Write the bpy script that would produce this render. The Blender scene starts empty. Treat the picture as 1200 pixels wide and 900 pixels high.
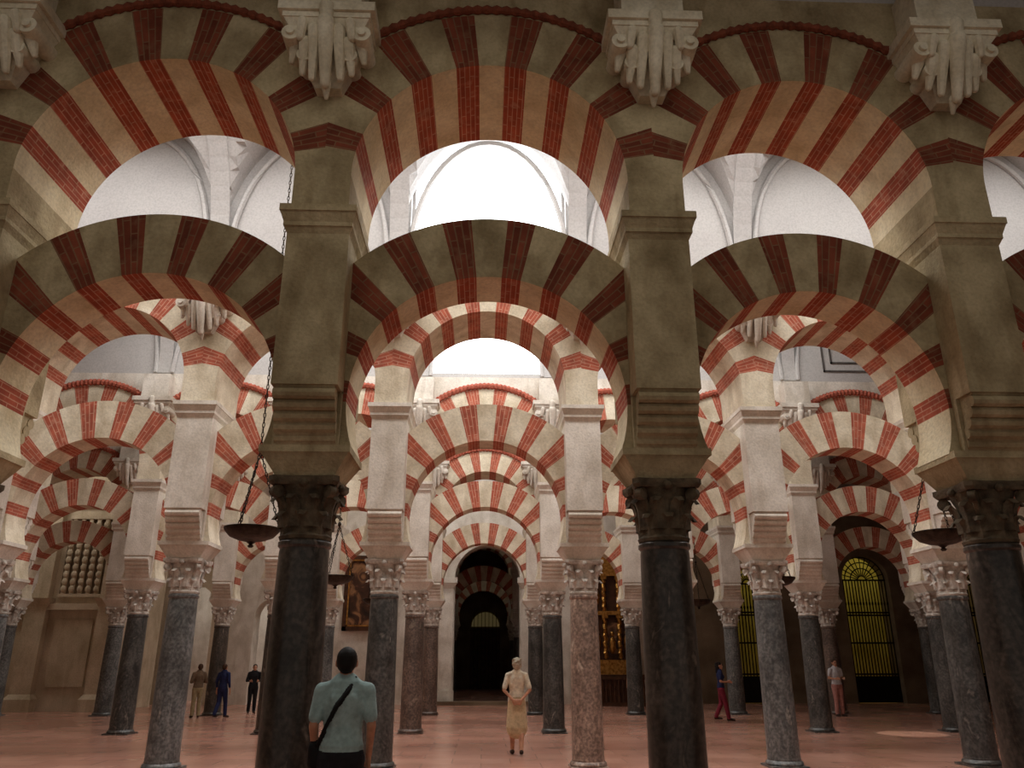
import bpy, math, random
import numpy as np
from mathutils import Vector, Matrix
random.seed(4)
R=math.radians
scene=bpy.context.scene
try:
    scene.view_settings.view_transform='Standard'
    scene.view_settings.look='None'
except Exception as e: print(e)

# ------------------------------------------------------------------ helpers
def s2l(c):
    out=[]
    for v in c:
        v=v/255.0
        out.append(v/12.92 if v<=0.04045 else ((v+0.055)/1.055)**2.4)
    return (out[0],out[1],out[2],1.0)

class NT:
    def __init__(s,name):
        s.m=bpy.data.materials.new(name); s.m.use_nodes=True
        s.t=s.m.node_tree; s.b=s.t.nodes['Principled BSDF']
        s.g=s.n('ShaderNodeNewGeometry')
    def n(s,k): return s.t.nodes.new(k)
    def l(s,a,b): s.t.links.new(a,b)
    def noise(s,scale,detail=5,dist=0,vec=None):
        n=s.n('ShaderNodeTexNoise'); n.inputs['Scale'].default_value=scale
        n.inputs['Detail'].default_value=detail; n.inputs['Distortion'].default_value=dist
        s.l(vec if vec else s.g.outputs['Position'],n.inputs['Vector']); return n.outputs['Fac']
    def ramp(s,fac,stops):
        r=s.n('ShaderNodeValToRGB'); e=r.color_ramp.elements
        while len(e)<len(stops): e.new(0.5)
        for i,(p,c) in enumerate(stops): e[i].position=p; e[i].color=c
        s.l(fac,r.inputs[0]); return r.outputs[0]
    def mix(s,fac,a,b,mode='MIX'):
        m=s.n('ShaderNodeMix'); m.data_type='RGBA'; m.blend_type=mode
        if isinstance(fac,(int,float)): m.inputs[0].default_value=fac
        else: s.l(fac,m.inputs[0])
        for i,v in ((6,a),(7,b)):
            if isinstance(v,tuple): m.inputs[i].default_value=v
            else: s.l(v,m.inputs[i])
        return m.outputs[2]
    def bump(s,h,st=0.3,d=0.02):
        b=s.n('ShaderNodeBump'); b.inputs['Strength'].default_value=st; b.inputs['Distance'].default_value=d
        s.l(h,b.inputs['Height']); s.l(b.outputs[0],s.b.inputs['Normal'])
    def col(s,c):
        if isinstance(c,tuple): s.b.inputs['Base Color'].default_value=c
        else: s.l(c,s.b.inputs['Base Color'])
    def set(s,rough=.8,metal=0.,spec=.3):
        s.b.inputs['Roughness'].default_value=rough; s.b.inputs['Metallic'].default_value=metal
        s.b.inputs['Specular IOR Level'].default_value=spec

def stone(name,c1,c2,scale=2.5,rough=.85,bs=.35,metal=0.,fine=30,spec=.25,stain=0.):
    t=NT(name); f=t.noise(scale,6)
    r=t.ramp(f,[(.3,s2l(c2)),(.65,s2l(c1))])
    f2=t.noise(fine,4)
    dark=t.ramp(f2,[(.3,(.72,.72,.72,1)),(.6,(1,1,1,1))])
    c=t.mix(.6,r,dark,'MULTIPLY')
    if stain>0:
        mp=t.n('ShaderNodeMapping'); mp.inputs['Scale'].default_value=(1,1,.35); t.l(t.g.outputs['Position'],mp.inputs[0])
        st=t.ramp(t.noise(3.2,8,.8,mp.outputs[0]),[(.36,(.58,.52,.44,1)),(.54,(1,1,1,1))])
        c=t.mix(stain,c,st,'MULTIPLY')
    t.col(c); t.bump(f2,bs,.015); t.set(rough,metal,spec); return t.m

def brickred(name,c1,c2,cm):
    t=NT(name)
    uv=t.n('ShaderNodeUVMap'); uv.uv_map='UVMap'
    br=t.n('ShaderNodeTexBrick'); t.l(uv.outputs[0],br.inputs['Vector'])
    br.inputs['Scale'].default_value=1.0
    br.inputs['Brick Width'].default_value=.3; br.inputs['Row Height'].default_value=.062
    br.inputs['Mortar Size'].default_value=.007; br.inputs['Mortar Smooth'].default_value=.3
    br.inputs['Color1'].default_value=s2l(c1); br.inputs['Color2'].default_value=s2l(c2); br.inputs['Mortar'].default_value=s2l(cm)
    f=t.noise(6,7); v=t.ramp(f,[(.25,(.62,.62,.62,1)),(.7,(1.1,1.06,1.02,1))])
    c=t.mix(.9,br.outputs['Color'],v,'MULTIPLY')
    w=t.ramp(t.noise(9,8),[(.56,(0,0,0,1)),(.70,(1,1,1,1))])
    wf=t.mix(.45,(0,0,0,1),w); c=t.mix(wf,c,s2l(cm))
    t.col(c); t.bump(t.noise(40,3),.3,.01); t.set(.85,0,.2); return t.m

def marble(name,c0,c1,c2):
    t=NT(name)
    mp=t.n('ShaderNodeMapping'); mp.inputs['Scale'].default_value=(1,1,.45); t.l(t.g.outputs['Position'],mp.inputs[0])
    f=t.noise(4.5,9,1.6,mp.outputs[0])
    base=t.ramp(f,[(.34,s2l(c0)),(.5,s2l(c1)),(.62,s2l(c0)),(.72,s2l(c2))])
    f2=t.noise(24,5); sp=t.ramp(f2,[(.38,(.45,.45,.44,1)),(.64,(1.3,1.3,1.28,1))])
    c=t.mix(.8,base,sp,'MULTIPLY')
    big=t.ramp(t.noise(1.7,5,.6),[(.35,(.48,.46,.43,1)),(.62,(1.12,1.1,1.06,1))])
    t.col(t.mix(.85,c,big,'MULTIPLY')); t.set(.32,0,.5); t.bump(f2,.08,.01); return t.m

M={}
M['plaster']=stone('whitewashed_plaster',(230,223,212),(196,186,172),1.6,.85,.3,stain=.35)
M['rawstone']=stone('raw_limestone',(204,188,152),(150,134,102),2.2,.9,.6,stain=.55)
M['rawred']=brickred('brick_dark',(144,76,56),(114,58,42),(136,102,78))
M['rawstone_lit']=stone('limestone_soffit_lit',(236,224,192),(212,194,156),2.2,.9,.4,stain=.3)  # brighter copy of the raw limestone: backlight painted into the colour
M['rawred_lit']=brickred('brick_soffit_lit',(178,90,66),(160,76,56),(196,144,118))  # dark brick again, lightened so the soffit looks lit from behind
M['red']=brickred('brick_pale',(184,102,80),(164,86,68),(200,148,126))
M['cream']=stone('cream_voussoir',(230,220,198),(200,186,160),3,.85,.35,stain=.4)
M['corbelst']=stone('corbel_stone',(238,230,208),(206,194,168),4,.85,.35)
M['vault']=stone('vault_plaster',(194,191,188),(182,178,176),.8,.9,.05)
M['moulding']=stone('vault_moulding',(96,90,86),(70,66,62),6,.8,.1)
M['rope']=stone('rope_brick',(150,84,62),(110,60,44),12,.9,.6)
M['ropepale']=stone('rope_brick_pale',(186,104,84),(150,80,64),14,.9,.6)
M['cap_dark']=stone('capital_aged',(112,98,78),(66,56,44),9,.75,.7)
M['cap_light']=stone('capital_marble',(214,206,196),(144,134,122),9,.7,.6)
M['m_black']=marble('marble_black',(54,48,44),(84,76,70),(130,118,108))
M['m_blue']=marble('marble_bluegrey',(84,86,88),(114,114,114),(164,160,154))
M['m_dark']=marble('marble_darkgrey',(54,54,54),(86,84,82),(138,132,126))
M['m_pink']=marble('marble_pink',(172,148,134),(144,122,112),(206,190,176))
M['m_brown']=marble('marble_brown',(98,84,78),(120,102,94),(154,138,126))
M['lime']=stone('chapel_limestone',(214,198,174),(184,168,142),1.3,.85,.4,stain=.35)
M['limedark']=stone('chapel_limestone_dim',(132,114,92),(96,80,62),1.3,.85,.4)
M['bronze']=stone('aged_bronze',(66,56,46),(34,28,24),14,.45,.3,.7)
M['iron']=stone('wrought_iron',(38,34,32),(22,20,20),20,.5,.2,.6)
M['gold']=stone('gilding',(200,150,80),(130,86,38),11,.35,.6,.85)
M['wood']=stone('dark_walnut',(86,54,34),(50,30,20),5,.5,.3)
M['ochre']=stone('ochre_plaster',(222,208,112),(192,172,80),1.5,.9,.1)
t=NT('oil_painting'); f=t.noise(1.6,5,1.5)
t.col(t.ramp(f,[(.3,s2l((24,18,16))),(.5,s2l((70,44,30))),(.62,s2l((150,108,74))),(.75,s2l((60,66,60)))])); t.set(.4); M['canvas']=t.m
t=NT('floor_red_stone')
mp=t.n('ShaderNodeMapping'); t.l(t.g.outputs['Position'],mp.inputs[0])
br=t.n('ShaderNodeTexBrick'); t.l(mp.outputs[0],br.inputs['Vector'])
br.inputs['Scale'].default_value=1; br.inputs['Brick Width'].default_value=.9; br.inputs['Row Height'].default_value=.6
br.inputs['Mortar Size'].default_value=.006; br.inputs['Mortar Smooth'].default_value=.6
br.inputs['Color1'].default_value=s2l((194,146,126)); br.inputs['Color2'].default_value=s2l((182,132,114)); br.inputs['Mortar'].default_value=s2l((150,110,94))
f=t.noise(.9,7); v=t.ramp(f,[(.3,(.74,.72,.70,1)),(.7,(1.08,1.08,1.08,1))])
t.col(t.mix(.85,br.outputs['Color'],v,'MULTIPLY')); t.set(.22,0,.55); t.bump(t.noise(3,3),.06,.02); M['floor']=t.m
def emis(name,c,s):
    t=NT(name); t.col((.8,.8,.8,1)); t.b.inputs['Emission Color'].default_value=c; t.b.inputs['Emission Strength'].default_value=s; return t.m
M['sky']=emis('window_daylight_glass',(.93,.97,1,1),5)
M['amber']=emis('amber_glass',(1,.75,.25,1),.03)

class MB:
    def __init__(s): s.v=[];s.f=[];s.m=[];s.uv=[];s.mats=[]
    def mi(s,k):
        if k not in s.mats: s.mats.append(k)
        return s.mats.index(k)
    def face(s,pts,k,uv=None):
        b=len(s.v); s.v.extend([tuple(p) for p in pts]); s.f.append(tuple(range(b,b+len(pts)))); s.m.append(s.mi(k))
        s.uv.append(uv if uv else [(p[0]+p[1],p[2]) for p in pts])
    def grid(s,rows,k,closed=False,capa=False,capb=False):
        b=len(s.v); n=len(rows[0]); mi=s.mi(k)
        for r in rows: s.v.extend([tuple(p) for p in r])
        for i in range(len(rows)-1):
            for j in range(n if closed else n-1):
                j2=(j+1)%n
                s.f.append((b+i*n+j,b+i*n+j2,b+(i+1)*n+j2,b+(i+1)*n+j)); s.m.append(mi); s.uv.append([(0,0)]*4)
        if capa: s.f.append(tuple(b+j for j in range(n))[::-1]); s.m.append(mi); s.uv.append([(0,0)]*n)
        if capb: s.f.append(tuple(b+(len(rows)-1)*n+j for j in range(n))); s.m.append(mi); s.uv.append([(0,0)]*n)
    def tbox(s,x0,x1,y0,y1,z0,X0,X1,Y0,Y1,z1,k):
        a=[(x0,y0,z0),(x1,y0,z0),(x1,y1,z0),(x0,y1,z0)]; b=[(X0,Y0,z1),(X1,Y0,z1),(X1,Y1,z1),(X0,Y1,z1)]
        s.grid([a,b],k,True,True,True)
    def box(s,x0,x1,y0,y1,z0,z1,k): s.tbox(x0,x1,y0,y1,z0,x0,x1,y0,y1,z1,k)
    def lathe(s,prof,k,cx=0,cy=0,n=24):
        s.grid([[(cx+r*math.cos(2*math.pi*j/n),cy+r*math.sin(2*math.pi*j/n),z) for j in range(n)] for r,z in prof],k,True,True,True)
    def tube(s,pts,rad,k,n=8,closed=False):
        pts=[Vector(p) for p in pts]; rows=[]
        N=len(pts)
        for i,p in enumerate(pts):
            if closed: d=pts[(i+1)%N]-pts[i-1]
            else: d=pts[min(i+1,N-1)]-pts[max(i-1,0)]
            d.normalize(); up=Vector((0,0,1)) if abs(d.z)<.9 else Vector((0,1,0))
            a=d.cross(up).normalized(); b=d.cross(a)
            r=rad[i] if isinstance(rad,(list,tuple)) else rad
            rows.append([p+a*r*math.cos(2*math.pi*j/n)+b*r*math.sin(2*math.pi*j/n) for j in range(n)])
        if closed: rows.append(rows[0]); s.grid(rows,k,True)
        else: s.grid(rows,k,True,True,True)
    def cone(s,p0,p1,r0,r1,k,n=14,sq=1.0,h=4):
        p0=Vector(p0);p1=Vector(p1); d=(p1-p0); L=d.length
        if L<1e-6: d=Vector((0,0,1))
        else: d.normalize()
        up=Vector((0,1,0)) if abs(d.y)<.9 else Vector((1,0,0))
        a=d.cross(up).normalized(); b=d.cross(a); rows=[]
        for i in range(h+1):
            ph=-math.pi/2+math.pi/2*i/h; rr=max(r0*math.cos(ph),1e-4)
            rows.append([p0+d*r0*math.sin(ph)+(a*math.cos(2*math.pi*j/n)+b*math.sin(2*math.pi*j/n))*rr for j in range(n)])
        for i in range(h+1):
            ph=math.pi/2*i/h; rr=max(r1*math.cos(ph),1e-4)
            rows.append([p1+d*r1*math.sin(ph)+(a*math.cos(2*math.pi*j/n)+b*math.sin(2*math.pi*j/n))*rr for j in range(n)])
        if sq!=1.0:
            yc=p0.y
            rows=[[Vector((q.x,yc+(q.y-yc)*sq,q.z)) for q in r] for r in rows]
        s.grid(rows,k,True,True,True)
    def ell(s,c,r,k,n=16,m=10):
        rows=[]
        for i in range(m+1):
            ph=-math.pi/2+math.pi*i/m; cr=max(math.cos(ph),1e-3)
            rows.append([(c[0]+r[0]*cr*math.cos(2*math.pi*j/n),c[1]+r[1]*cr*math.sin(2*math.pi*j/n),c[2]+r[2]*math.sin(ph)) for j in range(n)])
        s.grid(rows,k,True,True,True)
    def mesh(s,name,smooth=False):
        me=bpy.data.meshes.new(name); me.from_pydata(s.v,[],s.f)
        for k in s.mats: me.materials.append(M[k])
        me.polygons.foreach_set('material_index',s.m)
        uvl=me.uv_layers.new(name='UVMap'); flat=[]
        for u in s.uv:
            for a in u: flat.extend(a)
        uvl.data.foreach_set('uv',flat)
        me.update()
        if smooth:
            me.polygons.foreach_set('use_smooth',[True]*len(me.polygons))
            try: me.set_sharp_from_angle(angle=R(38))
            except Exception: pass
        return me
def obj(name,me,loc=(0,0,0),parent=None,rot=0):
    o=bpy.data.objects.new(name,me); o.location=loc; o.rotation_euler=(0,0,rot)
    scene.collection.objects.link(o)
    if parent: o.parent=parent
    return o
def empty(name,loc=(0,0,0)):
    return obj(name,None,loc)

# ------------------------------------------------------------------ layout
LX=[-13.85,-10.75,-7.68,-4.6,-1.53,1.57,4.48,7.46,10.45,13.45,16.45]
ROWS=[6.86,12.65,18.5,24.5]
YW=30.3
ZL=3.62; ZU=5.73; ZTOP=7.95; WT=10.95
LT=.27; UT=.59
SOFF_LIT={'rawstone':'rawstone_lit','rawred':'rawred_lit'}  # first-row soffits and back faces take the painted-lit copies

def ring(mb,hs,Rin,Ro,zc,th,segs):
    for a0,a1,k in segs:
        n=4
        for i in range(n):
            t0=R(a0+(a1-a0)*i/n); t1=R(a0+(a1-a0)*(i+1)/n)
            def ro(t):
                c=abs(math.cos(t)); return min(Ro,hs/c) if c>1e-6 else Ro
            def P(r,t,y): return (r*math.cos(t),y,zc+r*math.sin(t))
            rm=(Rin+Ro)/2
            A,B,C,D=P(Rin,t0,-th),P(ro(t0),t0,-th),P(ro(t1),t1,-th),P(Rin,t1,-th)
            u=[(Rin,t0*rm),(ro(t0),t0*rm),(ro(t1),t1*rm),(Rin,t1*rm)]
            mb.face([D,C,B,A],k,u[::-1])
            A2,B2,C2,D2=[(p[0],th,p[2]) for p in (A,B,C,D)]
            mb.face([A2,B2,C2,D2],SOFF_LIT.get(k,k),u)
            mb.face([A,A2,D2,D],SOFF_LIT.get(k,k),[(-th,t0*rm),(th,t0*rm),(th,t1*rm),(-th,t1*rm)])
            mb.face([B,C,C2,B2],k,[(-th,t0*rm),(-th,t1*rm),(th,t1*rm),(th,t0*rm)])

cache={}
def vous(N,st,red0,cr,rd,seed):
    rng=random.Random(seed); cuts=[0]
    for i in range(1,N):
        base=i*st
        redleft=((i-1)%2==red0)
        cuts.append(base+(-.45 if redleft else .45)+rng.uniform(-.4,.4))
    cuts.append(180)
    return [(cuts[i],cuts[i+1],rd if i%2==red0 else cr) for i in range(N)]
def lower_arch(w,cr,rd,seed=0):
    key=('l',round(w,3),cr,seed)
    if key in cache: return cache[key]
    hs=w/2; Rin=hs-.31; Ro=Rin+.62; mb=MB()
    a=math.degrees(math.asin(.42/Rin)); N=19; st=180/N
    segs=[(-a,0,cr)]+vous(N,st,0,cr,rd,seed+int(w*100))+[(180,180+a,cr)]
    ring(mb,hs,Rin,Ro,ZL,LT,segs)
    cache[key]=mb.mesh('lower_arch'); return cache[key]
def upper_arch(w,cr,rd,pl,seed=0):
    key=('u',round(w,3),cr,seed)
    if key in cache: return cache[key]
    hs=w/2; Rin=hs-.26; Ro=Rin+.63; mb=MB(); N=17; st=180/N
    segs=vous(N,st,1,cr,rd,seed+7+int(w*100))
    ring(mb,hs,Rin,Ro,ZU,UT,segs)
    for sg in (-1,1):
        mb.box(min(sg*Rin,sg*hs),max(sg*Rin,sg*hs),-UT,UT,5.37,ZU,cr)
    a0=math.acos(hs/Ro); n=40
    for y,flip in ((-UT,False),(UT,True)):
        for i in range(n):
            t0=a0+(math.pi-2*a0)*i/n; t1=a0+(math.pi-2*a0)*(i+1)/n
            q=[(Ro*math.cos(t1),y,ZU+Ro*math.sin(t1)),(Ro*math.cos(t0),y,ZU+Ro*math.sin(t0)),(Ro*math.cos(t0),y,ZTOP),(Ro*math.cos(t1),y,ZTOP)]
            mb.face(q[::-1] if flip else q,pl)
    pale=(cr!='rawstone')
    Rm=Ro+(.075 if pale else .045); a1=math.acos(min(1,(hs-.02)/Rm))
    m=72; pts=[];rad=[]
    for i in range(m+1):
        t=a1+(math.pi-2*a1)*i/m; pts.append((Rm*math.cos(t),-UT-.02,ZU+Rm*math.sin(t))); rad.append((.085 if i%2 else .062) if pale else (.05 if i%2 else .032))
    mb.tube(pts,rad,'ropepale' if pale else 'rope',8)
    cache[key]=mb.mesh('upper_arch'); return cache[key]
def pier(k):
    key=('p',k)
    if key in cache: return cache[key]
    mb=MB(); w=.28
    mb.tbox(-.25,.25,-.25,.25,2.965,-.37,.37,-.33,.33,3.15,k)
    mb.box(-.385,.385,-.34,.34,3.15,3.21,k)
    mb.box(-w,w,-.34,.34,3.21,3.7,k)
    for sg in (-1,1):
        for i in range(5):
            y=sg*(.32+.047*i); z=3.27+.085*i
            mb.tube([(-w+.02,y,z),(w-.02,y,z)],.052,k,10)
        mb.tbox(-w+.03,w-.03,min(sg*.30,sg*.34),max(sg*.30,sg*.34),3.21,-w+.03,w-.03,min(sg*.30,sg*.54),max(sg*.30,sg*.54),3.68,k)
    mb.box(-w,w,-.56,.56,3.68,5.16,k)
    mb.tbox(-w,w,-.56,.56,5.12,-w-.03,w+.03,-.59,.59,5.18,k)
    mb.box(-w-.03,w+.03,-.6,.6,5.18,5.22,k)
    mb.tbox(-w-.03,w+.03,-.6,.6,5.22,-w-.06,w+.06,-.64,.64,5.31,k)
    mb.box(-w-.065,w+.065,-.65,.65,5.31,5.375,k)
    cache[key]=mb.mesh('pier'); return cache[key]
def corbel(k):
    key=('c',k)
    if key in cache: return cache[key]
    mb=MB()
    mb.box(-.30,.30,-.36,0,.80,1.4,k)
    mb.box(-.45,.45,-.46,0,.72,.82,k); mb.box(-.41,.41,-.43,0,.66,.72,k); mb.tbox(-.33,.33,-.36,0,.56,-.40,.40,-.42,0,.66,k)
    mb.tbox(-.12,.12,-.12,0,.10,-.33,.33,-.34,0,.58,k)
    for sg in (-1,1):
        mb.tube([(sg*.33,-.38,.52),(sg*.33,0,.52)],.085,k,14)
        mb.tube([(sg*.33,-.41,.52),(sg*.33,-.38,.52)],.04,k,10)
        mb.cone((sg*.30,-.25,.50),(sg*.34,-.2,.33),.07,.03,k,8)
        mb.tube([(sg*.21,-.28,.36),(sg*.21,0,.36)],.075,k,12)
        mb.cone((sg*.2,-.3,.46),(sg*.23,-.2,.20),.07,.03,k,8)
        mb.cone((sg*.11,-.36,.56),(sg*.13,-.22,.13),.07,.035,k,8)
        mb.cone((sg*.22,-.40,.62),(sg*.24,-.36,.48),.05,.04,k,8)
    mb.cone((0,-.42,.60),(0,-.24,.05),.085,.045,k,10)
    mb.cone((0,-.2,.08),(0,-.14,-.03),.05,.02,k,8)
    mb.cone((0,-.44,.76),(0,-.43,.64),.075,.06,k,10)
    cache[key]=mb.mesh('corbel',True); return cache[key]
def column(km,kc):
    key=('k',km,kc)
    if key in cache: return cache[key]
    mb=MB()
    mb.box(-.27,.27,-.27,.27,0,.03,km)
    mb.lathe([(.265,.03),(.275,.05),(.265,.08),(.25,.09),(.24,.1),(.245,.115),(.24,.13)],km)
    mb.lathe([(.238,.13),(.234,.6),(.229,1.2),(.221,1.8),(.210,2.4),(.206,2.43),(.224,2.45),(.224,2.48),(.206,2.5)],km,n=32)
    mb.lathe([(.215,2.5),(.225,2.53),(.2,2.56),(.2,2.72),(.22,2.85),(.265,2.96)],kc)
    for tier,(z0,z1,n,off,w) in enumerate(((2.53,2.74,8,0,.075),(2.60,2.88,8,.5,.075))):
        for i in range(n):
            a=2*math.pi*(i+off)/n; rows=[]
            for j in range(7):
                tt=j/6; z=z0+(z1-z0)*min(1,tt*1.2) - (.05*(tt-.8)/.2 if tt>.8 else 0)
                rr=.205+.035*tt**2+(.055*(tt-.6)/.4 if tt>.6 else 0)+.02*tier
                ww=w*(1-.15*tt if tt<.7 else (1-.15*tt)*(1-(tt-.7)*1.9))
                row=[]
                for q,bul in ((-1,-.02),(-.5,.0),(0,.016),(.5,.0),(1,-.02)):
                    rad=rr+bul; row.append((rad*math.cos(a)-q*ww*math.sin(a),rad*math.sin(a)+q*ww*math.cos(a),z))
                rows.append(row)
            mb.grid(rows,kc)
    for i in range(4):
        a=math.pi/4+i*math.pi/2; c,s_=math.cos(a),math.sin(a); r=.315
        mb.tube([(r*c-.03*s_,r*s_+.03*c,2.90),(r*c+.03*s_,r*s_-.03*c,2.90)],.055,kc,12)
        mb.tube([(.2*c,.2*s_,2.74),(.26*c,.26*s_,2.84),(.32*c,.32*s_,2.94)],.025,kc,6)
        b=i*math.pi/2; mb.ell((.27*math.cos(b),.27*math.sin(b),2.97),(.04,.04,.04),kc,8,6)
    pts=[]
    for i in range(4):
        a0=math.pi/4+i*math.pi/2
        pts.append(Vector((.39*math.cos(a0-.09),.39*math.sin(a0-.09))))
        p1=Vector((.39*math.cos(a0+.09),.39*math.sin(a0+.09))); pts.append(p1)
        p2=Vector((.39*math.cos(a0+math.pi/2-.09),.39*math.sin(a0+math.pi/2-.09)))
        for q in (.2,.4,.6,.8):
            p=p1.lerp(p2,q); p=p*(1-.13*math.sin(math.pi*q)); pts.append(p)
    mb.grid([[(p.x*sc,p.y*sc,z) for p in pts] for sc,z in ((.93,2.955),(1,2.985),(1,3.03))],kc,True,True,True)
    cache[key]=mb.mesh('marble_column',True); return cache[key]

colmats={0:['m_black']*11,
 1:['m_blue','m_dark','m_blue','m_blue','m_dark','m_pink','m_blue','m_dark','m_blue','m_dark','m_blue'],
 2:['m_dark','m_blue','m_dark','m_black','m_brown','m_dark','m_blue','m_dark','m_dark','m_brown','m_dark'],
 3:['m_blue','m_blue','m_black','m_blue','m_brown','m_dark','m_dark','m_blue','m_brown','m_dark','m_blue']}
def arcade(y,lines,ci,cr,rd,pl,kc,cm):
    e=empty('striped_double_arcade',(0,y,0))
    for i,x in enumerate(lines):
        c=obj('marble_column',column(cm[i],kc),(x,y,0)); c.scale=(1,1,2.96/3.03)
        obj('pier',pier(pl),(x,0,0),e)
        obj('corbel',corbel('plaster' if ci else 'corbelst'),(x,-UT,6.50 if ci==0 else 6.42),e)
        if i<len(lines)-1:
            w=lines[i+1]-x; m=(lines[i+1]+x)/2
            obj('lower_arch',lower_arch(w,cr,rd,ci),(m,0,0),e)
            obj('upper_arch',upper_arch(w,cr,rd,pl,ci),(m,0,0),e)
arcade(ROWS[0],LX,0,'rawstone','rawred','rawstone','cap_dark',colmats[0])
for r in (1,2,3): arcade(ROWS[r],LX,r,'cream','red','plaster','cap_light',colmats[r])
L2=LX[3:7]
for y in (36.1,41.9): arcade(y,L2,5,'cream','red','plaster','cap_light',['m_dark','m_blue','m_black','m_brown'])

# ------------------------------------------------------------------ floor, walls
X0,X1=-17.2,20.4
mb=MB(); mb.face([(X0-1,-7,0),(X1+1,-7,0),(X1+1,50,0),(X0-1,50,0)],'floor'); obj('floor',mb.mesh('floor'))
mb=MB(); mb.box(X0-.5,X0,-7,50,0,WT,'lime'); obj('wall_left',mb.mesh('wall_left'))
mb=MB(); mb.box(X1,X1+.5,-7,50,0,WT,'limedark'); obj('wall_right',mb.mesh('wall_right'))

n_w=0
for r,y in enumerate(ROWS+[YW]):
    mb=MB(); a,b=y-UT,y+UT
    cx=(LX[4]+LX[5])/2; hw=1.36
    if r==0:
        mb.box(X0,X1,a,b,ZTOP,WT,'vault')
    else:
        z0,z1=8.05,10.5
        mb.box(X0,cx-hw,a,b,ZTOP,WT,'vault'); mb.box(cx+hw,X1,a,b,ZTOP,WT,'vault')
        mb.box(cx-hw,cx+hw,a,b,ZTOP,z0,'vault'); mb.box(cx-hw,cx+hw,a,b,z1,WT,'vault')
        n_w+=1
        wb=MB(); wy=a+.25
        wb.box(cx-hw,cx+hw,wy,wy+.03,z0,z1,'sky')
        for sx in (-1,1):
            wb.box(cx+sx*(hw-.02)-.03,cx+sx*(hw-.02)+.03,wy-.06,wy,z0,z1,'vault')
        obj('window_%d'%n_w,wb.mesh('window'))
        if r==2:   # dark stucco panel on the right-hand lunettes
            for i in (7,8):
                m=(LX[i]+LX[i+1])/2
                for hw2,zz in ((.62,(8.2,9.5)),(.42,(8.42,9.28))):
                    for q in ((m-hw2,m+hw2,zz[0],zz[0]+.04),(m-hw2,m+hw2,zz[1]-.04,zz[1]),(m-hw2,m-hw2+.04,zz[0],zz[1]),(m+hw2-.04,m+hw2,zz[0],zz[1])):
                        mb.box(q[0],q[1],a-.03,a,q[2],q[3],'moulding')
    obj('wall_clerestory_%d'%r,mb.mesh('wall_clerestory'))

def vault(ya,yb,lines):
    mb=MB(); H=2.6; zs=ZTOP+.02; W=(yb-ya)/2; yc=(ya+yb)/2; ny=32; nx=20
    ls=[X0]+lines+[X1]
    for a,b in zip(ls[:-1],ls[1:]):
        hw=(b-a)/2; xc=(a+b)/2; rows=[]
        for i in range(nx+1):
            cxn=-math.cos(math.pi*i/nx); x=xc+hw*cxn; row=[]
            for j in range(ny+1):
                cyn=-math.cos(math.pi*j/ny); yy=yc+W*cyn
                z=zs+H*max(math.sqrt(max(0,1-cxn*cxn)),math.sqrt(max(0,1-cyn*cyn)))
                row.append((x,yy,z))
            rows.append(row)
        mb.grid(rows,'vault')
    for x in lines:
        pts=[(x,yc+(W-.02)*-math.cos(math.pi*j/ny),zs+(H-.05)*math.sin(math.pi*j/ny)) for j in range(ny+1)]
        for j in range(ny):
            p,q=pts[j],pts[j+1]
            mb.face([(x-.16,p[1],p[2]),(x+.16,p[1],p[2]),(x+.16,q[1],q[2]),(x-.16,q[1],q[2])],'vault')
            for sx in (-.16,.16): mb.face([(x+sx,p[1],p[2]),(x+sx,q[1],q[2]),(x+sx,q[1],q[2]+.07),(x+sx,p[1],p[2]+.07)],'vault')
    # moulded archivolt where each lunette meets the clerestory wall
    for a,b in zip(lines[:-1],lines[1:]):
        hw=(b-a)/2-.2; xc=(a+b)/2
        mb.tube([(xc+hw*math.cos(math.pi*j/24),yb-.04,zs+(H-.22)*math.sin(math.pi*j/24)) for j in range(25)],.05,'vault',6)
    return mb.mesh('ceiling_vault')
ys=[.6]+ROWS+[YW]
for i in range(5):
    obj('ceiling_vault_%d'%i,vault(ys[i]+UT,ys[i+1]-UT,LX))
mb=MB(); mb.box(X0,X1,-7,1.19,ZTOP,ZTOP+.2,'vault'); obj('ceiling_entrance',mb.mesh('ceiling'))
mb=MB(); mb.box(X0,X1,YW+UT,50,ZTOP,ZTOP+.2,'limedark'); obj('ceiling_rear',mb.mesh('ceiling'))

def wall_arches(mb,x0,x1,y0,y1,zt,ops,k):
    cur=x0
    for (xc,hw,zsp,zb) in ops:
        mb.box(cur,xc-hw,y0,y1,0,zt,k); cur=xc+hw
        if zb>0: mb.box(xc-hw,xc+hw,y0,y1,0,zb,k)
        n=20
        for i in range(n):
            a=math.pi*i/n; b=math.pi*(i+1)/n
            p=(xc+hw*math.cos(a),zsp+hw*math.sin(a)); q=(xc+hw*math.cos(b),zsp+hw*math.sin(b))
            mb.face([(q[0],y0,q[1]),(p[0],y0,p[1]),(p[0],y0,zt),(q[0],y0,zt)],k)
            mb.face([(p[0],y1,p[1]),(q[0],y1,q[1]),(q[0],y1,zt),(p[0],y1,zt)],k)
            mb.face([(p[0],y0,p[1]),(q[0],y0,q[1]),(q[0],y1,q[1]),(p[0],y1,p[1])],k)
    mb.box(cur,x1,y0,y1,0,zt,k)
mb=MB(); wall_arches(mb,-9.2,6.6,YW,YW+.8,ZTOP,[(-7.75,.62,3.0,0),(.16,1.22,4.4,0)],'plaster')
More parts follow.
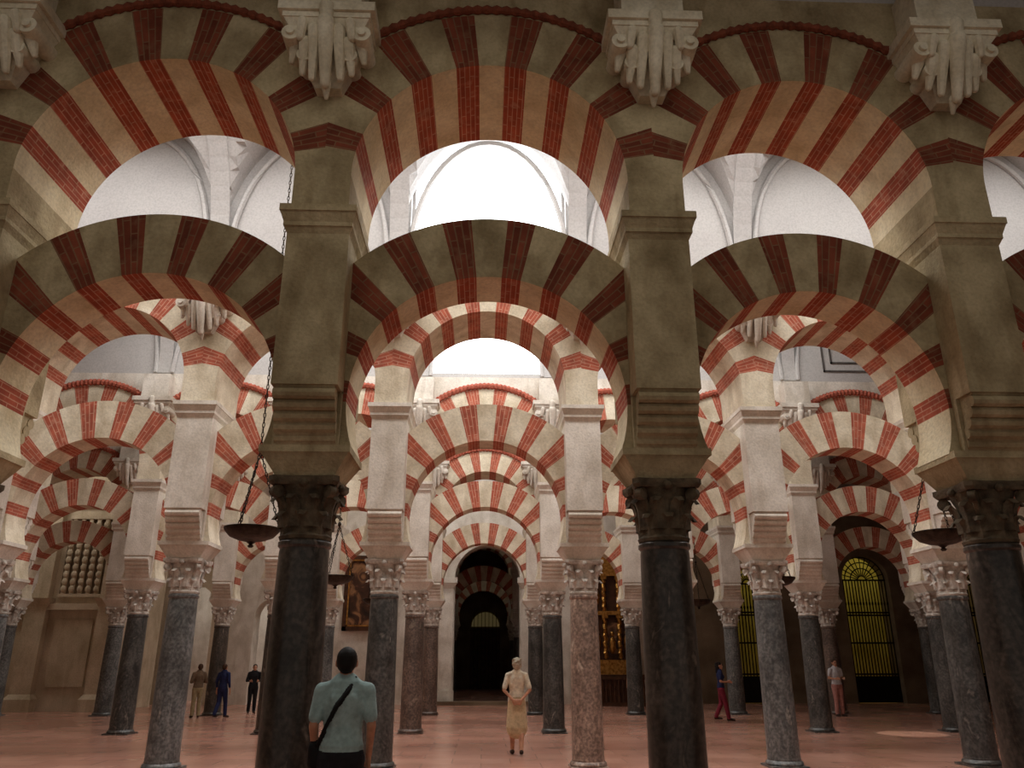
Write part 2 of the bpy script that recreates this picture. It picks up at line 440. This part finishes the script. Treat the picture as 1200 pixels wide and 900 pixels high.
for sx in (-1,1):
    cxx=.16+sx*1.5
    mb.box(cxx-.24,cxx+.24,YW-.18,YW,0,4.1,'plaster'); mb.box(cxx-.32,cxx+.32,YW-.26,YW,0,.45,'plaster')
    mb.tbox(cxx-.24,cxx+.24,YW-.18,YW,4.0,cxx-.36,cxx+.36,YW-.3,YW,4.2,'plaster'); mb.box(cxx-.38,cxx+.38,YW-.32,YW,4.2,4.4,'plaster')
for i in range(24):
    a=math.pi*i/24;b=math.pi*(i+1)/24
    for r0,r1,yy in ((1.22,1.5,YW-.1),(1.5,1.62,YW-.16)):
        P=lambda r,t,y:(.16+r*math.cos(t),y,4.4+r*math.sin(t))
        mb.face([P(r0,b,yy),P(r0,a,yy),P(r1,a,yy),P(r1,b,yy)],'plaster'); mb.face([P(r1,b,yy),P(r1,a,yy),P(r1,a,YW),P(r1,b,YW)],'plaster'); mb.face([P(r0,a,yy),P(r0,b,yy),P(r0,b,YW),P(r0,a,YW)],'plaster')
obj('wall_far',mb.mesh('wall_far'))
GT=((10.1,.8,4.25),(14.6,.9,4.4),(18.5,.8,4.25))
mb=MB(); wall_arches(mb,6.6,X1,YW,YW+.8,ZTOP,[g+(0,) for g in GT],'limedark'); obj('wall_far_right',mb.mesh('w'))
mb=MB(); wall_arches(mb,X0,-9.2,YW,YW+.8,ZTOP,[(-10.6,.7,3.4,0)],'lime'); obj('wall_far_left',mb.mesh('w'))
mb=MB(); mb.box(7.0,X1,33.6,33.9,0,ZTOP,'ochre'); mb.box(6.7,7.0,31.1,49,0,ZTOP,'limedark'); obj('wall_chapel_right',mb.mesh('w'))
mb=MB(); mb.box(X0,-6.0,33.6,33.9,0,ZTOP,'plaster'); mb.box(-6.3,-6.0,31.1,49,0,ZTOP,'limedark'); obj('wall_chapel_left',mb.mesh('w'))
mb=MB(); mb.box(-6,6.7,47,47.4,0,ZTOP,'limedark'); obj('wall_end',mb.mesh('w'))
mb=MB()
mb.box(-.7,1.0,46.9,46.99,0,3.2,'wood')
for i in range(12):
    a=math.pi*i/12;b=math.pi*(i+1)/12; mb.face([(.15,46.88,3.3),(.15+.8*math.cos(a),46.88,3.3+.8*math.sin(a)),(.15+.8*math.cos(b),46.88,3.3+.8*math.sin(b))],'amber')
for i in range(1,8): mb.box(-.7+i*.21-.015,-.7+i*.21+.015,46.84,46.87,0,4.1,'iron')
obj('door_1',mb.mesh('door'))
mb=MB(); mb.box(-1.9,2.2,YW-.8,YW-.34,0,.12,'limedark'); obj('stone_step',mb.mesh('step'))

# left chapel front
mb=MB(); xa,xb=X0+.02,-11.45; yl=26.6
mb.box(xa,xb,yl,YW-.7,0,7.9,'lime')
for cx,w in ((-16.2,.3),(-14.15,.32),(-11.85,.36)):
    mb.box(cx-w,cx+w,yl-.28,yl,0,6.4,'lime'); mb.box(cx-w-.1,cx+w+.1,yl-.4,yl,0,.35,'lime'); mb.tbox(cx-w-.1,cx+w+.1,yl-.4,yl,.35,cx-w,cx+w,yl-.28,yl,.5,'lime')
    mb.tbox(cx-w,cx+w,yl-.28,yl,3.1,cx-w-.12,cx+w+.12,yl-.42,yl,3.35,'lime')
mb.box(xa,xb+.1,yl-.2,yl,3.0,3.2,'lime'); mb.tbox(xa,xb+.1,yl-.2,yl,6.4,xa,xb+.3,yl-.5,yl,6.8,'lime')
mb.box(-13.6,-12.4,yl-.06,yl,.7,2.7,'lime')
mb.box(-13.65,-12.3,yl-.012,yl,3.45,5.95,'limedark')
for i in range(5):
    x=-13.56+i*.26; mb.box(x,x+.12,yl-.1,yl,3.5,5.9,'lime')
    for j in range(10): mb.ell((x+.06,yl-.1,3.65+j*.23),(.095,.05,.11),'lime',8,6)
for z in (3.4,5.9): mb.box(-13.65,-12.3,yl-.12,yl,z,z+.1,'lime')
obj('stone_chapel_facade',mb.mesh('facade'))

# painting, retable, balustrade
mb=MB(); px,pz,pw,ph=-4.15,3.85,1.0,1.35; y=YW-.02
mb.box(px-pw+.12,px+pw-.12,y-.06,y,pz-ph+.12,pz+ph-.12,'canvas')
for a,b,c,d in ((-pw,pw,-ph,-ph+.15),(-pw,pw,ph-.15,ph),(-pw,-pw+.15,-ph,ph),(pw-.15,pw,-ph,ph)):
    mb.box(px+a,px+b,y-.12,y,pz+c,pz+d,'wood')
for a,b,c,d in ((-pw+.15,pw-.15,-ph+.15,-ph+.2),(-pw+.15,pw-.15,ph-.2,ph-.15),(-pw+.15,-pw+.2,-ph+.15,ph-.15),(pw-.2,pw-.15,-ph+.15,ph-.15)):
    mb.box(px+a,px+b,y-.13,y,pz+c,pz+d,'gold')
obj('framed_oil_painting',mb.mesh('painting'))
mb=MB(); rx=4.75; y=YW-.02
mb.box(rx-1.05,rx+1.05,y-.5,y,0,.9,'wood'); mb.box(rx-1.15,rx+1.15,y-.6,y,.9,1.0,'wood'); mb.box(rx-.95,rx+.95,y-.3,y,1.0,1.5,'gold')
mb.box(rx-.9,rx+.9,y-.12,y,1.5,4.6,'wood')
for i in range(4):
    cx=rx-.8+i*.533
    for zb,zt in ((1.55,3.0),(3.2,4.4)):
        mb.tube([(cx+.02*math.sin(q*1.3),y-.25+.02*math.cos(q*1.3),zb+(zt-zb)*q/24) for q in range(25)],[.07+.015*(q%2) for q in range(25)],'gold',8)
        mb.box(cx-.11,cx+.11,y-.36,y,zt-.05,zt+.06,'gold')
mb.box(rx-1.0,rx+1.0,y-.38,y,3.06,3.2,'gold'); mb.box(rx-1.0,rx+1.0,y-.38,y,4.46,4.62,'gold')
for i in range(12):
    a=math.pi*i/12;b=math.pi*(i+1)/12; mb.face([(rx,y-.2,4.62),(rx+.8*math.cos(a),y-.2,4.62+.8*math.sin(a)),(rx+.8*math.cos(b),y-.2,4.62+.8*math.sin(b))],'gold')
for i in range(9):
    a=math.pi*i/8; mb.ell((rx+.8*math.cos(a),y-.22,4.62+.8*math.sin(a)),(.1,.1,.12),'gold',8,6)
mb.box(rx-.22,rx+.22,y-.16,y-.1,1.7,2.8,'canvas'); mb.ell((rx,y-.2,2.0),(.13,.1,.3),'gold',10,8); mb.ell((rx,y-.2,2.4),(.08,.08,.1),'gold',10,8)
for sx in (-.53,.53):
    for zz in (2.1,3.7): mb.ell((rx+sx,y-.15,zz),(.12,.08,.3),'gold',10,8); mb.ell((rx+sx,y-.15,zz+.36),(.07,.07,.08),'gold',8,6)
obj('gilded_altarpiece',mb.mesh('altar',True))
mb=MB()
mb.box(3.2,6.4,28.85,28.95,.0,.12,'wood'); mb.box(3.2,6.4,28.83,28.97,.85,.95,'wood')
for i in range(22): mb.lathe([(.03,.12),(.05,.25),(.025,.4),(.045,.6),(.025,.85)],'wood',3.28+i*.145,28.9,8)
obj('wooden_balustrade',mb.mesh('bal',True))

def gate(xc,hw,zsp,name):
    mb=MB(); y=YW+.3; n=int(hw*2/.12); hw-=.01
    for i in range(n+1):
        x=xc-hw+.02+2*(hw-.02)*i/n; mb.tube([(x,y,0.02),(x,y,zsp)],.024,'iron',6)
        mb.cone((x,y,zsp-.9),(x,y,zsp-.84),.038,.038,'iron',6)
    for z in (.05,.9,1.0,2.1,3.1,3.2,zsp): mb.box(xc-hw,xc+hw,y-.025,y+.025,z-.03,z+.03,'iron')
    mb.box(xc-hw,xc+hw,y-.02,y+.02,.05,.9,'iron')
    for i in range(1,12):
        a=math.pi*i/12; mb.tube([(xc+.15*math.cos(a),y,zsp+.15*math.sin(a)),(xc+hw*math.cos(a),y,zsp+hw*math.sin(a))],.02,'iron',6)
    for r in (.16,hw*.5,hw*.75,hw-.02):
        mb.tube([(xc+r*math.cos(math.pi*j/20),y,zsp+r*math.sin(math.pi*j/20)) for j in range(21)],.024,'iron',6)
    obj(name,mb.mesh('gate'))
for g in GT: gate(*g,'iron_grille_gate')

# ------------------------------------------------------------------ hanging lamps
def lampmesh():
    mb=MB()
    mb.lathe([(.02,-.16),(.04,-.14),(.02,-.12),(.06,-.09),(.16,-.07),(.26,-.03),(.315,.03),(.33,.05),(.335,.075),(.325,.08),(.30,.06),(.2,.0),(.05,-.03)],'bronze',n=32)
    mb.lathe([(.04,-.03),(.06,.04),(.05,.1),(.03,.1)],'bronze',n=12)
    def chain(p,q,L=.07):
        p=Vector(p);q=Vector(q);d=q-p;n=max(2,int(d.length/(L*.8)));dn=d.normalized()
        up=Vector((1,0,0)) if abs(dn.x)<.8 else Vector((0,1,0)); a=dn.cross(up).normalized(); b=dn.cross(a)
        for i in range(n):
            c=p+d*((i+.5)/n); s=a if i%2 else b
            mb.tube([c+dn*(L/2*math.cos(t))+s*(.014*math.sin(t)) for t in [2*math.pi*k/8 for k in range(8)]],.0065,'bronze',4,True)
    for i in range(3):
        a=2*math.pi*i/3+.3; chain((.32*math.cos(a),.32*math.sin(a),.07),(0,0,1.05))
    mb.ell((0,0,1.07),(.035,.035,.05),'bronze',8,6)
    chain((0,0,1.1),(0,0,7.35),.08)
    return mb.mesh('lamp',True)
lm=lampmesh()
for y in (9.75,15.55,21.5):
    for x in (-2.83,5.75):
        obj('hanging_oil_lamp',lm,(x,y,2.93))

# ------------------------------------------------------------------ people
def pm(name,c,rough=.8): M[name]=stone(name,c,tuple(int(v*.85) for v in c),14,rough,.15)
pm('skin',(205,150,120),.6); pm('hair_black',(22,18,16),.6); pm('hair_grey',(190,180,160),.7); pm('hair_brown',(70,46,30),.6)
pm('shirt_teal',(172,200,200)); pm('trouser_dark',(36,36,42)); pm('strap',(16,16,18),.6); pm('blouse',(240,230,206)); pm('skirt',(216,194,156))
pm('shoe',(60,44,36)); pm('navy',(36,44,84)); pm('maroon',(130,40,58)); pm('brownc',(110,90,70)); pm('black',(26,26,30)); pm('white',(220,220,225)); pm('khaki',(160,144,110)); pm('eye',(20,16,16)); pm('lip',(160,84,76)); pm('pinkc',(200,140,130))

def hand(P,w,d,nrm,th,curl=.5,s=1.0):
    w=Vector(w);d=Vector(d).normalized();nrm=Vector(nrm).normalized();th=Vector(th);th=(th-d*th.dot(d)).normalized()
    for i,(off,fl) in enumerate(((.030,.072),(.010,.08),(-.011,.075),(-.031,.058))):
        k=w+d*.088*s+th*off*s
        P.append(('c',w+th*off*.55*s,k,.017*s,.0125*s,1,'skin'))
        dd=d.copy()+th*off*2.2; p=k
        for j,fr in enumerate((.45,.32,.25)):
            dd=(dd+nrm*curl*(.45+.25*j)).normalized(); q=p+dd*fl*s*fr
            P.append(('c',p,q,.0092*s,.0078*s,1,'skin')); p=q
    b=w+d*.025*s+th*.022*s; q=b+(d*.6+th*.75+nrm*.2).normalized()*.042*s; r=q+(d*.9+th*.25+nrm*.35).normalized()*.035*s
    P.append(('c',b,q,.014*s,.011*s,1,'skin')); P.append(('c',q,r,.0105*s,.0085*s,1,'skin'))

def person(name,x,y,rot,H,o):
    P=[]
    top,bot=o['top'],o['bot']; female=o.get('f',False); hair=o['hair']
    sh=.165 if female else .178; tr=.92 if female else 1.0
    C=lambda a,b,r0,r1,m,sq=1: P.append(('c',Vector(a),Vector(b),r0,r1,sq,m))
    E=lambda c,r,m: P.append(('e',Vector(c),Vector(r),m))
    E((0,.0,1.60),(.074,.092,.098),'skin'); E((0,.035,1.535),(.054,.062,.066),'skin'); E((0,.098,1.575),(.012,.018,.022),'skin')
    C((0,.088,1.605),(0,.104,1.572),.009,.012,'skin')
    for sx in (-1,1):
        E((sx*.079,-.002,1.585),(.012,.02,.032),'skin'); E((sx*.028,.082,1.598),(.013,.010,.008),'eye')
    E((0,.09,1.532),(.024,.010,.008),'lip')
    E((0,-.018,1.622),(.083,.096,.092),hair); E((0,-.035,1.585),(.078,.078,.075),hair)
    if female:
        E((0,-.045,1.57),(.082,.07,.09),hair)
        for i in range(14):
            a=2.4*i; zz=1.56+.009*i; E((.07*math.cos(a),-.04+.075*math.sin(a)*.9-.01,zz),(.028,.028,.026),hair)
    if o.get('long'): C((0,-.06,1.57),(0,-.085,1.40),.065,.045,hair)
    C((0,-.01,1.40),(0,.005,1.53),.056 if not female else .048,.052 if not female else .045,'skin')
    C((0,0,1.30),(0,0,1.375),.175*tr,.150*tr,top,.62); C((0,0,1.10),(0,0,1.30),.148*tr,.175*tr,top,.64)
    C((0,0,.98),(0,0,1.10),.165,.15*tr,top,.68)
    for sx in (-1,1):
        C((sx*.04,-.005,1.435),(sx*sh,0,1.38),.045,.062,top); C((sx*.06,-.06,1.33),(sx*.08,-.045,1.22),.05,.05,top)
        if female: C((sx*.075,.07,1.27),(sx*.075,.075,1.26),.06,.055,top)
        else: E((sx*.045,-.02,1.465),(.045,.04,.018),top)
    hem=o.get('hem',.90)
    C((0,0,hem+.09),(0,0,1.0),.172,.166,top,.70)
    for sx in (-1,1):
        S=Vector((sx*sh,0,1.385)); el,wr=o['arms'](sx); el=Vector(el);wr=Vector(wr)
        r=.9 if female else 1
        C(S,el,.046*r,.036*r,'skin'); C(el,wr,.037*r,.025*r,'skin')
        sl=o.get('sleeve',.6)
        C(S,S.lerp(el,min(sl,1)),.062*r,.056*r,top)
        if sl>1: C(S.lerp(el,.95),el.lerp(wr,sl-1),.052*r,.04*r,top)
        hd,hn,ht=o['hand'](sx); hand(P,wr+(wr-el).normalized()*.01,hd,hn,ht,o.get('curl',.45),.95 if female else 1.05)
    for sx in (-1,1):
        kn,an=o['legs'](sx); kn=Vector(kn);an=Vector(an); hp=Vector((sx*.088,0,.90))
        C(hp,kn,.082,.056,'skin'); C(kn,kn.lerp(an,.35),.055,.055,'skin'); C(kn.lerp(an,.35),an,.055,.036,'skin')
        if o['legwear']=='trousers': C(hp,kn,.098,.072,bot); C(kn,an+Vector((0,0,.02)),.072,.062,bot)
        C(an+Vector((0,-.03,-.035)),an+Vector((sx*.015,.13,-.045)),.040,.034,'shoe')
        C(an+Vector((sx*.015,.13,-.048)),an+Vector((sx*.02,.17,-.05)),.034,.028,'shoe')
    C((0,0,.92),(0,0,.97),.168,.165,bot,.70)
    if o['legwear']=='skirt':
        sz=o.get('skirtz',.48)
        C((0,.0,sz+.14),(0,0,.93),.2,.168,bot,.78); C((0,.0,sz+.1),(0,.0,sz+.2),.205,.195,bot,.8)
    for e in o.get('extra',[]): P.append(e)
    mb=MB()
    for p in P:
        if p[0]=='c': mb.cone(p[1],p[2],p[3],p[4],'skin',12,p[5],3)
        else: mb.ell(p[1],p[2],'skin',14,9)
    me=mb.mesh('tmp'); ob=obj('tmp',me)
    md=ob.modifiers.new('r','REMESH'); md.mode='VOXEL'; md.voxel_size=o.get('vox',.011)
    dg=bpy.context.evaluated_depsgraph_get(); dg.update()
    nm=bpy.data.meshes.new_from_object(ob.evaluated_get(dg)); bpy.data.objects.remove(ob)
    nv=len(nm.vertices); co=np.empty(nv*3); nm.vertices.foreach_get('co',co); co=co.reshape(-1,3)
    ne=len(nm.edges); ed=np.empty(ne*2,int); nm.edges.foreach_get('vertices',ed); ed=ed.reshape(-1,2)
    deg=np.bincount(ed.ravel(),minlength=nv)[:,None]
    for it in range(2):
        acc=np.zeros_like(co); np.add.at(acc,ed[:,0],co[ed[:,1]]); np.add.at(acc,ed[:,1],co[ed[:,0]])
        co=co*.5+.5*acc/np.maximum(deg,1)
    nm.vertices.foreach_set('co',co.ravel())
    npz=len(nm.polygons); nm.update(); pc=np.empty(npz*3); nm.polygons.foreach_get('center',pc); pc=pc.reshape(-1,3)
    best=np.full(npz,9.0); tag=np.zeros(npz,int); keys=[]
    for p in P:
        k=p[-1]
        if k not in keys: keys.append(k)
        ki=keys.index(k)
        if p[0]=='c':
            a=np.array(p[1]);b=np.array(p[2]); q=pc.copy(); q[:,1]=a[1]+(q[:,1]-a[1])/p[5]
            v=b-a; tt=np.clip((q-a)@v/max(v@v,1e-9),0,1); d=np.linalg.norm(q-(a+tt[:,None]*v),axis=1)-(p[3]+tt*(p[4]-p[3])); d=d*p[5]
        else:
            r=np.array(p[2]); d=(np.linalg.norm((pc-np.array(p[1]))/r,axis=1)-1)*r.min()
        if k in('eye','lip','strap'): d=d-.004
        m=d<best; best[m]=d[m]; tag[m]=ki
    nm.materials.clear()
    for k in keys: nm.materials.append(M[k])
    nm.polygons.foreach_set('material_index',tag); nm.polygons.foreach_set('use_smooth',[True]*npz); nm.update()
    s=H/1.705; ob=obj(name,nm,(x,y,0),None,rot); ob.scale=(s,s,s)
    zmin=co[:,2].min(); ob.location.z=-zmin*s
    return ob
V=Vector
relax_arm=lambda sx:((sx*.245,-.03,1.12),(sx*.26,.04,.88))
relax_hand=lambda sx:((0,.1,-1),(-sx*.6,.5,0),(-sx*.3,1,0))
stand=lambda sx:((sx*.09,.01,.48),(sx*.10,-.01,.085))
def walk(sgn): return lambda sx:((sx*.085,.10 if sx==sgn else -.02,.49),(sx*.075,.16 if sx==sgn else -.20,.085 if sx==sgn else .11))
strap=[('c',V(a),V(b),.017,.017,1,'strap') for a,b in (((.075,-.02,1.475),(.03,-.098,1.38)),((.03,-.098,1.38),(-.05,-.122,1.27)),((-.05,-.122,1.27),(-.12,-.098,1.13)),((-.12,-.098,1.13),(-.175,-.03,1.0)),((.075,-.02,1.475),(.045,.085,1.40)),((.045,.085,1.40),(-.06,.118,1.25)),((-.06,.118,1.25),(-.175,.0,1.0)))]
strap+=[('c',V((-.2,.03,.97)),V((-.2,.03,.86)),.06,.06,1,'strap')]
person('man_in_teal_shirt',-1.0,6.2,R(4),1.575,dict(top='shirt_teal',bot='trouser_dark',hair='hair_black',arms=lambda sx:((sx*.222,-.03,1.13),(sx*.205,.09,.90)),hand=relax_hand,legs=walk(1),legwear='trousers',sleeve=.75,extra=strap,vox=.008))
person('woman_in_beige_skirt',.59,14.3,R(0),1.53,dict(f=True,top='blouse',bot='skirt',hair='hair_grey',arms=lambda sx:((sx*.245,-.07,1.13),(sx*.07,-.185,.95)),
   hand=lambda sx:((-sx*1,-.1,-.35),(0,1,0),(0,.1,1)),curl=.3,legs=walk(-1),legwear='skirt',skirtz=.38,sleeve=.8,hem=.86,vox=.008))
def pp(**k):
    d=dict(arms=relax_arm,hand=relax_hand,legs=stand,legwear='trousers',hair='hair_brown',vox=.012); d.update(k); return d
bent=lambda sx:((sx*.24,-.02,1.13),(sx*.14,.2,1.12))
bh=lambda sx:((-sx*.4,1,.1),(0,.2,-1),(sx*.2,0,1))
person('man',-7.86,23.6,R(30),1.4,pp(top='brownc',bot='khaki',legs=stand,arms=bent,hand=bh,sleeve=1.7))
person('man',-7.18,23.6,R(-20),1.4,pp(top='navy',bot='navy',legs=walk(1),sleeve=1.6))
person('man',-6.86,25.5,R(200),1.38,pp(top='black',bot='black',hair='hair_black',arms=bent,hand=bh,sleeve=1.8))
person('woman',6.3,22.0,R(-100),1.45,pp(f=True,top='navy',bot='maroon',hair='hair_black',long=True,arms=bent,hand=bh,legs=walk(1),sleeve=.7))
person('man',5.95,23.3,R(60),1.45,pp(top='navy',bot='black',hair='hair_black',sleeve=.7))
person('woman',9.3,26.0,R(150),1.5,pp(f=True,top='white',bot='khaki',legwear='skirt',long=True,skirtz=.5))
person('man',10.1,23.6,R(190),1.52,pp(top='white',bot='pinkc',arms=bent,hand=bh))
person('woman',5.0,27.6,R(10),1.45,pp(f=True,top='maroon',bot='black',long=True))

# ------------------------------------------------------------------ lights
def area(name,loc,sx,sy,p,c,rot=(0,0,0)):
    l=bpy.data.lights.new(name,'AREA'); l.shape='RECTANGLE'; l.size=sx; l.size_y=sy; l.energy=p; l.color=c
    o=bpy.data.objects.new(name,l); o.location=loc; o.rotation_euler=rot; scene.collection.objects.link(o); return o
def skylight(y,x,ln,p,c):
    mb=MB(); mb.box(x-ln/2,x+ln/2,y-.6,y+.6,10.46,10.5,'vault')
    for i in range(int(ln/1.5)+1): mb.box(x-ln/2+i*1.5-.03,x-ln/2+i*1.5+.03,y-.6,y+.6,10.4,10.46,'iron')
    obj('skylight',mb.mesh('skylight'))
    area('skylight_daylight',(x,y,10.3),ln,1.2,p,c)
skylight((ys[1]+ys[2])/2,.2,22,900,(1,.98,.96))
skylight((ys[2]+ys[3])/2,-.3,16,600,(1,.98,.95))
skylight((ys[3]+ys[4])/2,-1.5,14,420,(1,.96,.91))
skylight((ys[4]+ys[5])/2,-2.5,12,260,(1,.94,.86))
area('facade_fill_light',(-14,24.95,7.6),5,.8,90,(1,.95,.86),(R(20),0,0))  # added fill to brighten the left chapel front, no real window
area('front_row_fill',(0,3.2,7.8),10,1.5,62,(1,.93,.80))  # added unseen fill above the camera's aisle, lights the first row's front
area('chapel_glow',(14,32.6,7.4),10,1.2,85,(1,.88,.42))
area('chapel_left_light',(-8.5,32.6,7.4),4,1.2,220,(.98,.98,1))
area('rear_nave_light',(0,39,7.6),6,2,13,(1,.85,.65))
sp=bpy.data.lights.new('sunbeam','SPOT'); sp.energy=3000; sp.spot_size=R(8); sp.spot_blend=.2; sp.color=(1,.95,.85)
so=bpy.data.objects.new('sunbeam',sp); so.location=(9.0,20.8,10.1); scene.collection.objects.link(so)
so.rotation_euler=(Vector((9.2,18.0,0))-Vector(so.location)).to_track_quat('-Z','Y').to_euler()

w=bpy.data.worlds.new('World'); scene.world=w; w.use_nodes=True
bg=w.node_tree.nodes['Background']; bg.inputs[0].default_value=(1,.91,.80,1); bg.inputs[1].default_value=.24

cam=bpy.data.cameras.new('Camera'); co_=bpy.data.objects.new('Camera',cam); scene.collection.objects.link(co_)
cam.lens=920/1200*36; cam.sensor_width=36; cam.clip_end=200
co_.location=(0,0,1.48); co_.rotation_euler=(R(90+19.4),0,R(-2.04)); scene.camera=co_
